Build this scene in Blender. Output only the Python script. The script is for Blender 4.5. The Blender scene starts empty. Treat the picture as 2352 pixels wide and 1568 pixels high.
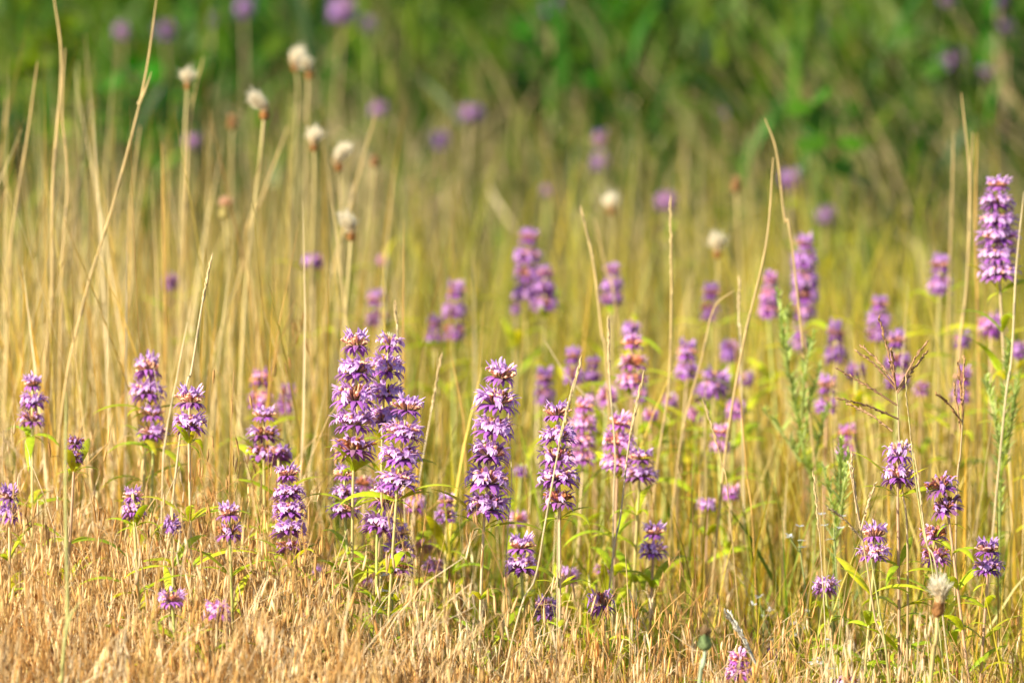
import bpy, math
import numpy as np
from mathutils import Vector, Matrix

rng = np.random.default_rng(11)
SC = bpy.context.scene
COL = SC.collection

# ------------------------------------------------------------------ camera model
CAM_H, PITCH, LENS = 1.37, math.radians(8.32), 200.0
CAM = np.array([0.0, 0.0, CAM_H])
UPV = np.array([0, math.sin(PITCH), math.cos(PITCH)])
FWD = np.array([0, math.cos(PITCH), -math.sin(PITCH)])
K = 36.0 / LENS / 2352.0                      # metres per picture unit per metre of distance


def pix(u, v, d):
    """The place in the meadow seen at (u, v) of the 2352 x 1568 photograph, d metres away."""
    return CAM + np.array([(u - 1176) * K * d, 0, 0]) + UPV * (-(v - 784) * K * d) + FWD * d


def row_of(y, z):
    """Photograph row of a point at ground distance y and height z."""
    a = math.atan2(CAM_H - z, y)
    return 784 + math.tan(a - PITCH) / K


def tag(o, label=None, cat=None, group=None, kind=None):
    if label: o['label'] = label
    if cat: o['category'] = cat
    if group: o['group'] = group
    if kind: o['kind'] = kind
    return o


# ------------------------------------------------------------------ mesh building
class MB:
    """Collects quads with a colour per vertex; builds one mesh."""
    def __init__(s):
        s.V, s.F, s.C, s.n = [], [], [], 0

    def add(s, V, F, C):
        V = np.asarray(V, float).reshape(-1, 3)
        C = np.broadcast_to(np.asarray(C, float), V.shape) if np.ndim(C) == 1 else np.asarray(C, float).reshape(-1, 3)
        s.V.append(V); s.F.append(np.asarray(F, int).reshape(-1, 4) + s.n); s.C.append(C); s.n += len(V)

    def ribbons(s, P, W, S, C, fold=0.0):
        """P (N,K,3) paths, W (N,K) half widths, S (N,3)/(N,K,3) side vectors, C (N,K,3) colours; fold lifts the edges."""
        P = np.asarray(P, float); N, Kk, _ = P.shape
        W = np.broadcast_to(np.asarray(W, float), (N, Kk))
        S = np.asarray(S, float)
        if S.ndim == 2: S = np.repeat(S[:, None, :], Kk, 1)
        C = np.broadcast_to(np.asarray(C, float), (N, Kk, 3))
        e = S * W[..., None]
        if fold:
            T = np.gradient(P, axis=1)
            Nn = np.cross(S, T); Nn /= np.linalg.norm(Nn, axis=2, keepdims=True) + 1e-9
            up = Nn * (W * fold)[..., None]
            V = np.stack([P - e + up, P, P + e + up], 2); m = 3
        else:
            V = np.stack([P - e, P + e], 2); m = 2
        Cv = np.repeat(C[:, :, None, :], m, 2)
        i = np.arange(N)[:, None, None] * Kk * m; k = np.arange(Kk - 1)[None, :, None] * m; j = np.arange(m - 1)[None, None, :]
        a = i + k + j
        F = np.stack([a, a + 1, a + 1 + m, a + m], -1)
        s.add(V, F, Cv.reshape(-1, 3))

    def tubes(s, P, R, C, sides=4):
        P = np.asarray(P, float); N, Kk, _ = P.shape
        R = np.broadcast_to(np.asarray(R, float), (N, Kk))
        C = np.broadcast_to(np.asarray(C, float), (N, Kk, 3))
        T = np.gradient(P, axis=1); T /= np.linalg.norm(T, axis=2, keepdims=True) + 1e-9
        ref = np.where(np.abs(T[:, :1, 2:3]) > 0.8, np.array([0.31, 0.95, 0.05]), np.array([0.05, 0.12, 0.99]))
        A = np.cross(T, np.broadcast_to(ref, T.shape)); A /= np.linalg.norm(A, axis=2, keepdims=True) + 1e-9
        B = np.cross(T, A)
        th = np.arange(sides) * 2 * math.pi / sides
        ring = A[:, :, None, :] * np.cos(th)[None, None, :, None] + B[:, :, None, :] * np.sin(th)[None, None, :, None]
        V = P[:, :, None, :] + ring * R[:, :, None, None]
        i = np.arange(N)[:, None, None] * Kk * sides; k = np.arange(Kk - 1)[None, :, None] * sides
        j = np.arange(sides)[None, None, :]; j2 = (j + 1) % sides
        F = np.stack([i + k + j, i + k + j2, i + k + sides + j2, i + k + sides + j], -1)
        s.add(V, F, np.repeat(C[:, :, None, :], sides, 2).reshape(-1, 3))

    def mesh(s, name, m, origin=None):
        V = np.concatenate(s.V); F = np.concatenate(s.F); C = np.concatenate(s.C)
        if origin is not None: V = V - np.asarray(origin)
        me = bpy.data.meshes.new(name)
        me.vertices.add(len(V)); me.vertices.foreach_set('co', V.astype(np.float32).ravel())
        me.loops.add(F.size); me.loops.foreach_set('vertex_index', F.astype(np.int32).ravel())
        me.polygons.add(len(F))
        me.polygons.foreach_set('loop_start', np.arange(0, F.size, 4, dtype=np.int32))
        me.polygons.foreach_set('use_smooth', np.ones(len(F), bool))
        at = me.attributes.new('tint', 'FLOAT_COLOR', 'POINT')
        at.data.foreach_set('color', np.concatenate([np.clip(C, 0, 1), np.ones((len(C), 1))], 1).astype(np.float32).ravel())
        me.update(calc_edges=True); me.validate()
        me.materials.append(m)
        return me

    def build(s, name, m, parent=None, loc=None, origin=None):
        return link(name, s.mesh(name, m, origin), parent, loc)


def link(name, me, parent=None, loc=None):
    o = bpy.data.objects.new(name, me); COL.objects.link(o)
    if parent is not None: o.parent = parent
    if loc is not None: o.location = loc
    return o


def empty(name, loc):
    o = bpy.data.objects.new(name, None); o.empty_display_size = .02; COL.objects.link(o)
    o.location = loc
    return o


def norm(a):
    return a / (np.linalg.norm(a, axis=-1, keepdims=True) + 1e-9)


def arcs(base, L, az, t0, b, Kk, p=1.5):
    """Bent blades: base (N,3), length, azimuth, first tilt, extra bend -> (N,Kk,3) and tangential side vectors."""
    base = np.asarray(base, float); N = len(base)
    f = lambda x: np.broadcast_to(np.asarray(x, float), (N,))
    L, az, t0, b = f(L), f(az), f(t0), f(b)
    sM = (np.arange(Kk - 1) + .5) / (Kk - 1)
    th = t0[:, None] + b[:, None] * sM[None, :] ** p
    st = (L / (Kk - 1))[:, None]
    r = np.concatenate([np.zeros((N, 1)), np.cumsum(np.sin(th) * st, 1)], 1)
    z = np.concatenate([np.zeros((N, 1)), np.cumsum(np.cos(th) * st, 1)], 1)
    P = base[:, None, :] + np.stack([r * np.cos(az)[:, None], r * np.sin(az)[:, None], z], -1)
    return P, np.stack([-np.sin(az), np.cos(az), np.zeros(N)], -1)


def spline(pts, n):
    """Catmull-Rom through pts, n samples."""
    p = np.asarray(pts, float)
    p = np.concatenate([[2 * p[0] - p[1]], p, [2 * p[-1] - p[-2]]])
    t = np.linspace(0, len(p) - 3 - 1e-6, n); i = t.astype(int); f = (t - i)[:, None]
    a, b, c, d = p[i], p[i + 1], p[i + 2], p[i + 3]
    return .5 * (2 * b + (c - a) * f + (2 * a - 5 * b + 4 * c - d) * f ** 2 + (3 * b - a - 3 * c + d) * f ** 3)


def vnoise(x, y, s, seed):
    """Smooth value noise 0..1 over the ground, features about s metres."""
    g = np.random.default_rng(seed).random((256, 256))
    x = np.asarray(x) / s + 97.3; y = np.asarray(y) / s + 41.7
    i, j = np.floor(x).astype(int), np.floor(y).astype(int); f, h = x - i, y - j
    f = f * f * (3 - 2 * f); h = h * h * (3 - 2 * h)
    q = lambda a, b: g[a % 256, b % 256]
    return (q(i, j) * (1 - f) + q(i + 1, j) * f) * (1 - h) + (q(i, j + 1) * (1 - f) + q(i + 1, j + 1) * f) * h


def pick(pal, n, spread=.16):
    """n colours out of a palette, each a little lighter or darker."""
    c = np.asarray(pal, float)[rng.integers(0, len(pal), n)]
    return c * (1 + rng.normal(0, spread, (n, 1))).clip(.55, 1.5)


# ------------------------------------------------------------------ materials
def mat(name, trans=.35, rough=.6, spec=.25, noise=0.0, nscale=400, trans_tint=(1.1, 1.05, .75)):
    m = bpy.data.materials.new(name); m.use_nodes = True
    nt = m.node_tree; N = nt.nodes; N.clear(); Lk = nt.links
    out = N.new('ShaderNodeOutputMaterial')
    at = N.new('ShaderNodeAttribute'); at.attribute_name = 'tint'
    oi = N.new('ShaderNodeObjectInfo')
    mul = N.new('ShaderNodeMix'); mul.data_type = 'RGBA'; mul.blend_type = 'MULTIPLY'; mul.inputs[0].default_value = 1
    Lk.new(at.outputs['Color'], mul.inputs[6]); Lk.new(oi.outputs['Color'], mul.inputs[7])
    col = mul.outputs[2]
    if noise:
        tc = N.new('ShaderNodeTexCoord'); nz = N.new('ShaderNodeTexNoise'); nz.inputs['Scale'].default_value = nscale
        nz.inputs['Detail'].default_value = 3
        Lk.new(tc.outputs['Object'], nz.inputs['Vector'])
        mr = N.new('ShaderNodeMapRange'); mr.inputs[1].default_value = .3; mr.inputs[2].default_value = .7
        mr.inputs[3].default_value = 1 - noise; mr.inputs[4].default_value = 1 + noise
        Lk.new(nz.outputs['Fac'], mr.inputs[0])
        hv = N.new('ShaderNodeHueSaturation'); Lk.new(mr.outputs[0], hv.inputs['Value']); Lk.new(col, hv.inputs['Color'])
        col = hv.outputs['Color']
    pb = N.new('ShaderNodeBsdfPrincipled'); pb.inputs['Roughness'].default_value = rough
    pb.inputs['Specular IOR Level'].default_value = spec
    Lk.new(col, pb.inputs['Base Color'])
    if trans:
        tr = N.new('ShaderNodeBsdfTranslucent')
        t2 = N.new('ShaderNodeMix'); t2.data_type = 'RGBA'; t2.blend_type = 'MULTIPLY'; t2.inputs[0].default_value = 1
        t2.inputs[7].default_value = (*trans_tint, 1); Lk.new(col, t2.inputs[6]); Lk.new(t2.outputs[2], tr.inputs['Color'])
        mx = N.new('ShaderNodeMixShader'); mx.inputs[0].default_value = trans
        Lk.new(pb.outputs[0], mx.inputs[1]); Lk.new(tr.outputs[0], mx.inputs[2]); Lk.new(mx.outputs[0], out.inputs[0])
    else:
        Lk.new(pb.outputs[0], out.inputs[0])
    return m


M_PETAL = mat('beebalm_petal', .38, .55, .2, .10, 30, (1.1, .95, 1.1))
M_BRACT = mat('beebalm_bract', .16, .5, .25, .12, 30, (1.1, .9, 1.05))
M_CALYX = mat('beebalm_calyx', .3, .6, .2, .14, 40)
M_STEM = mat('plant_stem', .12, .5, .3, .12, 300)
M_LEAF = mat('beebalm_leaf', .5, .45, .35, .16, 14, (1.25, 1.15, .45))
M_STRAW = mat('dry_straw', .35, .5, .35, .10, 60)
M_SEED = mat('brome_spikelet', .35, .5, .3, .0)
M_GREEN = mat('green_blade', .45, .5, .3, .0, 60, (1.2, 1.15, .5))
M_FLUFF = mat('thistle_fluff', .5, .7, .1, .0, 60, (1, 1, .95))
M_THISTLE = mat('thistle_scales', .1, .6, .25, .15, 200)
M_WHITE = mat('white_petal', .4, .6, .2, .0, 60, (1, 1, 1))


def ground_mat():
    m = bpy.data.materials.new('meadow_soil'); m.use_nodes = True
    nt = m.node_tree; N = nt.nodes; Lk = nt.links; pb = N['Principled BSDF']; pb.inputs['Roughness'].default_value = .95
    tc = N.new('ShaderNodeTexCoord'); a = N.new('ShaderNodeTexNoise'); a.inputs['Scale'].default_value = 3; a.inputs['Detail'].default_value = 8
    r = N.new('ShaderNodeValToRGB'); e = r.color_ramp.elements
    e[0].position, e[0].color = .3, (.05, .06, .015, 1); e[1].position, e[1].color = .7, (.2, .13, .05, 1)
    e.new(.5).color = (.12, .1, .03, 1)
    Lk.new(tc.outputs['Object'], a.inputs['Vector']); Lk.new(a.outputs['Fac'], r.inputs['Fac']); Lk.new(r.outputs['Color'], pb.inputs['Base Color'])
    bp = N.new('ShaderNodeBump'); bp.inputs['Distance'].default_value = .02; Lk.new(a.outputs['Fac'], bp.inputs['Height']); Lk.new(bp.outputs[0], pb.inputs['Normal'])
    return m


# ------------------------------------------------------------------ bee balm whorls (radius 1, axis z)
LAV = np.array([.66, .40, .77]); LAV2 = np.array([.59, .33, .72]); PALE = np.array([.74, .52, .82])
DEEP = np.array([.27, .07, .38]); PLUM = np.array([.23, .06, .30]); PEACH = np.array([.78, .44, .28]); GREENY = np.array([.38, .36, .10])
BROWN = np.array([.20, .08, .03])


def prof(pts, az, Kk, zoff=0.0, rs=1.0, skew=0.0, lift=0.0):
    """A (r,z) profile swung to azimuth az, drifting sideways by skew."""
    q = spline([(a, b) for a, b in pts], Kk)
    r = q[:, 0] * rs; z = q[:, 1] + zoff + lift * q[:, 0]
    a = az + skew * np.linspace(0, 1, Kk) ** 1.5
    return np.stack([r * np.cos(a), r * np.sin(a), z], -1)


def whorl_meshes(kind, seed):
    R = np.random.default_rng(seed)
    pet, brc, cal = MB(), MB(), MB()
    top, worn, bud = kind == 'top', kind == 'worn', kind == 'bud'
    n = {'worn': 10, 'top': 14, 'bud': 11}.get(kind, 30)
    ph = R.random() * 6.28
    gap = R.random() * 6.28                                        # a side where florets have dropped
    for i in range(n):
        az = ph + i * 2.399963 + R.normal(0, .1)
        if not top and not bud and abs(math.remainder(az - gap, 6.2832)) < .5: continue
        hi = (i + .5) / n if not top else R.random(); zo = -.16 + .36 * hi; rs = 1.12 - .40 * hi + R.normal(0, .07); lift = (.75 if top else .10 + .35 * hi ** 3) * R.uniform(.5, 1.2)
        if top: rs *= .8
        base = LAV * (1 - hi * .0) * R.uniform(.88, 1.12); pale = PALE * R.uniform(.9, 1.1); deep = LAV2 * R.uniform(.85, 1.1)
        t = lambda a: np.array([-math.sin(a), math.cos(a), 0.])
        sk = R.normal(0, .18)
        # tube
        P = prof([(.14, .0), (.36, .2), (.56, .34)], az, 4, zo, rs, sk * .3, lift)
        pet.tubes(P[None], np.array([.035, .045, .06, .075]), np.linspace(0, 1, 4)[:, None] * base + (1 - np.linspace(0, 1, 4))[:, None] * np.array([.62, .36, .55]), 5)
        # upper lip: a narrow hood arching out, its tip turned up or down
        upz = R.uniform(-.12, .16)
        P = prof([(.52, .33), (.70, .54), (.88, .62), (1.06, .56 + upz)], az, 6, zo, rs, sk, lift)
        c = np.linspace(0, 1, 6)[:, None]
        pet.ribbons(P[None], np.array([.065, .095, .10, .085, .055, .01]), t(az)[None], base * (1 - c) + pale * c, .8)
        # lower lip: a broad tongue that hangs down, three-lobed end
        dr = R.uniform(-.02, .30)
        for dj, wj in ((0, 1.2), (-.15, .8), (.15, .8)):
            P = prof([(.52, .30), (.74, .33), (.90, .14 + dr * .5), (1.0 - abs(dj) * .5, -.24 + dr + abs(dj) * .9)], az, 6, zo, rs, sk + dj * 1.3, lift)
            pet.ribbons(P[None], np.array([.05, .07, .085, .085, .075, .02]) * wj, t(az + sk)[None], deep * (1 - c) + pale * c, -.45)
    # bracts: two rings, spreading then reflexed, with a fine spine at the tip
    for ring, (m, z0, sc) in enumerate(((13, -.2, 1.0), (9, -.34, .92))):
        for i in range(m):
            az = ph + (i + .5 * ring) * 6.2832 / m + R.normal(0, .09)
            s = sc * R.uniform(.86, 1.12) * (.85 if top or bud else 1); dz = R.normal(0, .05)
            P = prof([(.08, .0), (.42, .14), (.76, .08), (.98, -.12 + dz), (1.10, -.36 + dz)], az, 7, z0 + (.08 if top else 0), s, R.normal(0, .14))
            c = np.linspace(0, 1, 7)[:, None]
            k = R.uniform(.75, 1.25)
            a, b = (DEEP * k, DEEP * .9 * k + LAV * .16) if R.random() < .8 else (np.array([.28, .20, .12]), DEEP)
            if worn: b = b * .7 + BROWN * .3
            brc.ribbons(P[None], np.array([.04, .09, .125, .13, .10, .05, .006]), np.array([[-math.sin(az), math.cos(az), 0.]]), a * (1 - c) + b * c, .22)
    # calyx tubes: greenish foot, peach to rose mouth; brown when the florets have dropped
    for i in range(42 if not bud else 16):
        az = i * 2.399963 + R.normal(0, .15); e = (i + .5) / 42
        r1 = .20 + .50 * math.sqrt(e); z1 = .88 - .62 * e + R.normal(0, .06)
        P = prof([(.05, -.2), (r1 * .6, z1 * .3), (r1, z1)], az, 4)
        mouth = PEACH * R.uniform(.75, 1.15) if R.random() < (.45 if worn else .78) else (BROWN * R.uniform(.8, 2.2) if R.random() < .6 else np.array([.62, .2, .22]))
        c = np.array([0, .35, .8, 1])[:, None]
        cal.tubes(P[None], np.array([.03, .045, .055, .05]), GREENY * (1 - c) + mouth * c, 5)
    for i in range(10 if not bud else 4):                          # unopened curled buds
        az = R.random() * 6.283; r0 = R.uniform(.45, .8); z0 = R.uniform(.1, .5)
        P = prof([(r0 - .2, z0 - .12), (r0, z0), (r0 + .12, z0 + .14), (r0 + .2, z0 + .04)], az, 5, 0, 1, R.normal(0, .2))
        col = (PEACH * 1.15 + np.array([.08, .1, .1])) if not worn else BROWN * 2.2
        cal.tubes(P[None], np.array([.04, .06, .08, .085, .055]), col, 5)
    if bud:                                                        # pale bristly dome
        for i in range(70):
            az = i * 2.4; e = (i + .5) / 70; el = 1.45 - 1.2 * e
            d = np.array([math.cos(az) * math.cos(el), math.sin(az) * math.cos(el), math.sin(el)])
            p0 = np.array([0, 0, .30]) + d * .15; p1 = p0 + d * R.uniform(.48, .72)
            P = np.linspace(p0, p1, 3)
            cal.ribbons(P[None], np.array([.045, .03, .006]), norm(np.cross(d, [.2, .3, 1]))[None], np.array([[.42, .5, .2], [.72, .74, .46], [.85, .85, .7]]))
    return (pet.mesh('petals', M_PETAL), brc.mesh('bracts', M_BRACT), cal.mesh('calyx', M_CALYX))


WH = {k: [whorl_meshes(k, 100 * j + i) for i in range(c)] for j, (k, c) in enumerate((('normal', 8), ('top', 4), ('worn', 3), ('bud', 2)))}


def leaf_mesh(seed, L=1.0):
    R = np.random.default_rng(seed); m = MB()
    P, S = arcs([[0, 0, 0]], L, 0., R.uniform(.55, .95), R.uniform(.9, 1.7), 9, 1.2)
    P[:, :, 1] += np.linspace(0, 1, 9) ** 2 * R.normal(0, .12) * L
    w = np.array([.02, .045, .068, .078, .076, .066, .05, .028, .003]) * R.uniform(.85, 1.15)
    g = np.array([.36, .47, .025]) if seed % 3 else np.array([.48, .52, .03])
    c = g * (1 + R.normal(0, .05, (9, 1)))
    m.ribbons(P, w, S, c[None], .35)
    return m.mesh('leaf', M_LEAF)


LEAVES = [leaf_mesh(s) for s in range(8)]
STEMC = [np.array([.56, .48, .20]), np.array([.50, .32, .20]), np.array([.46, .50, .16]), np.array([.60, .46, .27])]


def beebalm(u1, v1, u2, v2, w, n, d, style, label, group=None):
    R = np.random.default_rng(int(u1 * 31 + v1 * 17) % 99991)
    T, B = pix(u1, v1, d), pix(u2, v2, d)
    T[1] += R.normal(0, .006)
    ax = norm(T - B); rad = w * .5 * K * d * (1.12 if d < 6 else 1.0)
    zb = max(B[2], .02)
    base = np.array([B[0] + np.clip((B[0] - T[0]) / max(T[2] - B[2], .02) * zb * .35, -.06, .06) + R.normal(0, .01), B[1] + R.normal(0, .02), 0.])
    root = tag(empty('beebalm_plant', base), label, 'wildflower', group)
    # stem
    st = spline([base, base * .5 + B * .5 + np.array([R.normal(0, .006), R.normal(0, .008), 0]), B, T - ax * rad * .5], 18)
    sm = MB(); sc = STEMC[R.integers(0, 4)] * R.uniform(.9, 1.1)
    sm.tubes(st[None], np.linspace(.0019, .0012, 18), sc, 5)
    sm.build('stem', M_STEM, root, origin=base)
    # whorls
    h = np.linalg.norm(T - B); tint = (1, 1, 1, 1)
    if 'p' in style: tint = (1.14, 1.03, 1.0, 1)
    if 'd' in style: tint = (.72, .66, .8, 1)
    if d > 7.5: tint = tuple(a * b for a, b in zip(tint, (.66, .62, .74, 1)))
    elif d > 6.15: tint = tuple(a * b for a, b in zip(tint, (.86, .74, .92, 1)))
    zt, zb_ = .98, .52                                             # how far a whorl reaches above and below its middle
    fit = h / (rad * ((n - 1) * 1.3 + (.8 if n > 2 else .95) * zt + zb_)); fit = float(np.clip(fit, .6, 1.45))
    c0, c1 = (.8 if n > 2 else .95) * zt * rad * fit, h - zb_ * rad * fit
    ts = np.linspace(c0, c1, n) / h if n > 1 else np.array([c0 / h])         # from the top down
    zq = Vector((0, 0, 1)).rotation_difference(Vector(ax))
    for i in range(n):
        first, last = i == 0, i == n - 1
        k = 'normal'
        if first and 'b' in style: k = 'bud'
        elif first and n > 1 and not (n == 2 and 'w' in style): k = 'top'
        elif (last or n == 2) and 'w' in style: k = 'worn'
        elif R.random() < .12: k = 'worn'
        ms = WH[k][R.integers(0, len(WH[k]))]
        r = rad * (1 if n == 1 else ((.78 if n > 2 else .9) if first else (.95 if i == 1 else R.uniform(.9, 1.08))))
        if last and n > 2: r *= R.uniform(.9, 1)
        p = T + (B - T) * ts[i] + np.array([R.normal(0, .03), R.normal(0, .03), 0]) * rad
        sz = r * fit * R.uniform(.72, .90)
        q = zq @ Matrix.Rotation(R.normal(0, .09), 3, 'X').to_quaternion() @ Matrix.Rotation(R.random() * 6.28, 3, 'Z').to_quaternion()
        o = link('flower_whorl', ms[0], root, Vector(p - base)); o.rotation_mode = 'QUATERNION'; o.rotation_quaternion = q
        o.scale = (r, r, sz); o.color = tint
        for nm, me in (('bract_ring', ms[1]), ('calyx_cluster', ms[2])):
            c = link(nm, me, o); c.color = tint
    # leaves in opposite pairs down the stem
    if d > 8: return root
    zmin = max(.04, CAM_H - d * .215 - .03)
    z, k, az = B[2] - .004, 0, R.random() * 3.14
    while z > zmin and k < (8 if d < 6 else 3):
        i = int(np.argmin(np.abs(st[:, 2] - z))); p = st[i] - base
        L = (.02 if k == 0 else R.uniform(.050, .072)) * (1 if d < 6 else 1.1)
        for s in range(2):
            nl = [(L, 0.)] + ([(L * R.uniform(.45, .7), R.uniform(.4, .9))] if k and d < 5.9 else [])
            for LL, da in nl:
                lf = link('leaf', LEAVES[R.integers(0, 8)], root, Vector(p))
                lf.rotation_euler = (R.normal(0, .2), R.normal(0, .25) if k else R.uniform(.5, .9), (az if k else R.normal(0, .3)) + s * math.pi + da + R.normal(0, .25)); lf.scale = (LL, LL, LL)
                q = R.uniform(.85, 1.3); lf.color = (q * R.uniform(.9, 1.15), q, q * .9, 1)
        az += math.pi / 2 + R.normal(0, .2); z -= (.018 if k == 0 else R.uniform(.034, .048)); k += 1
    return root


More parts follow.
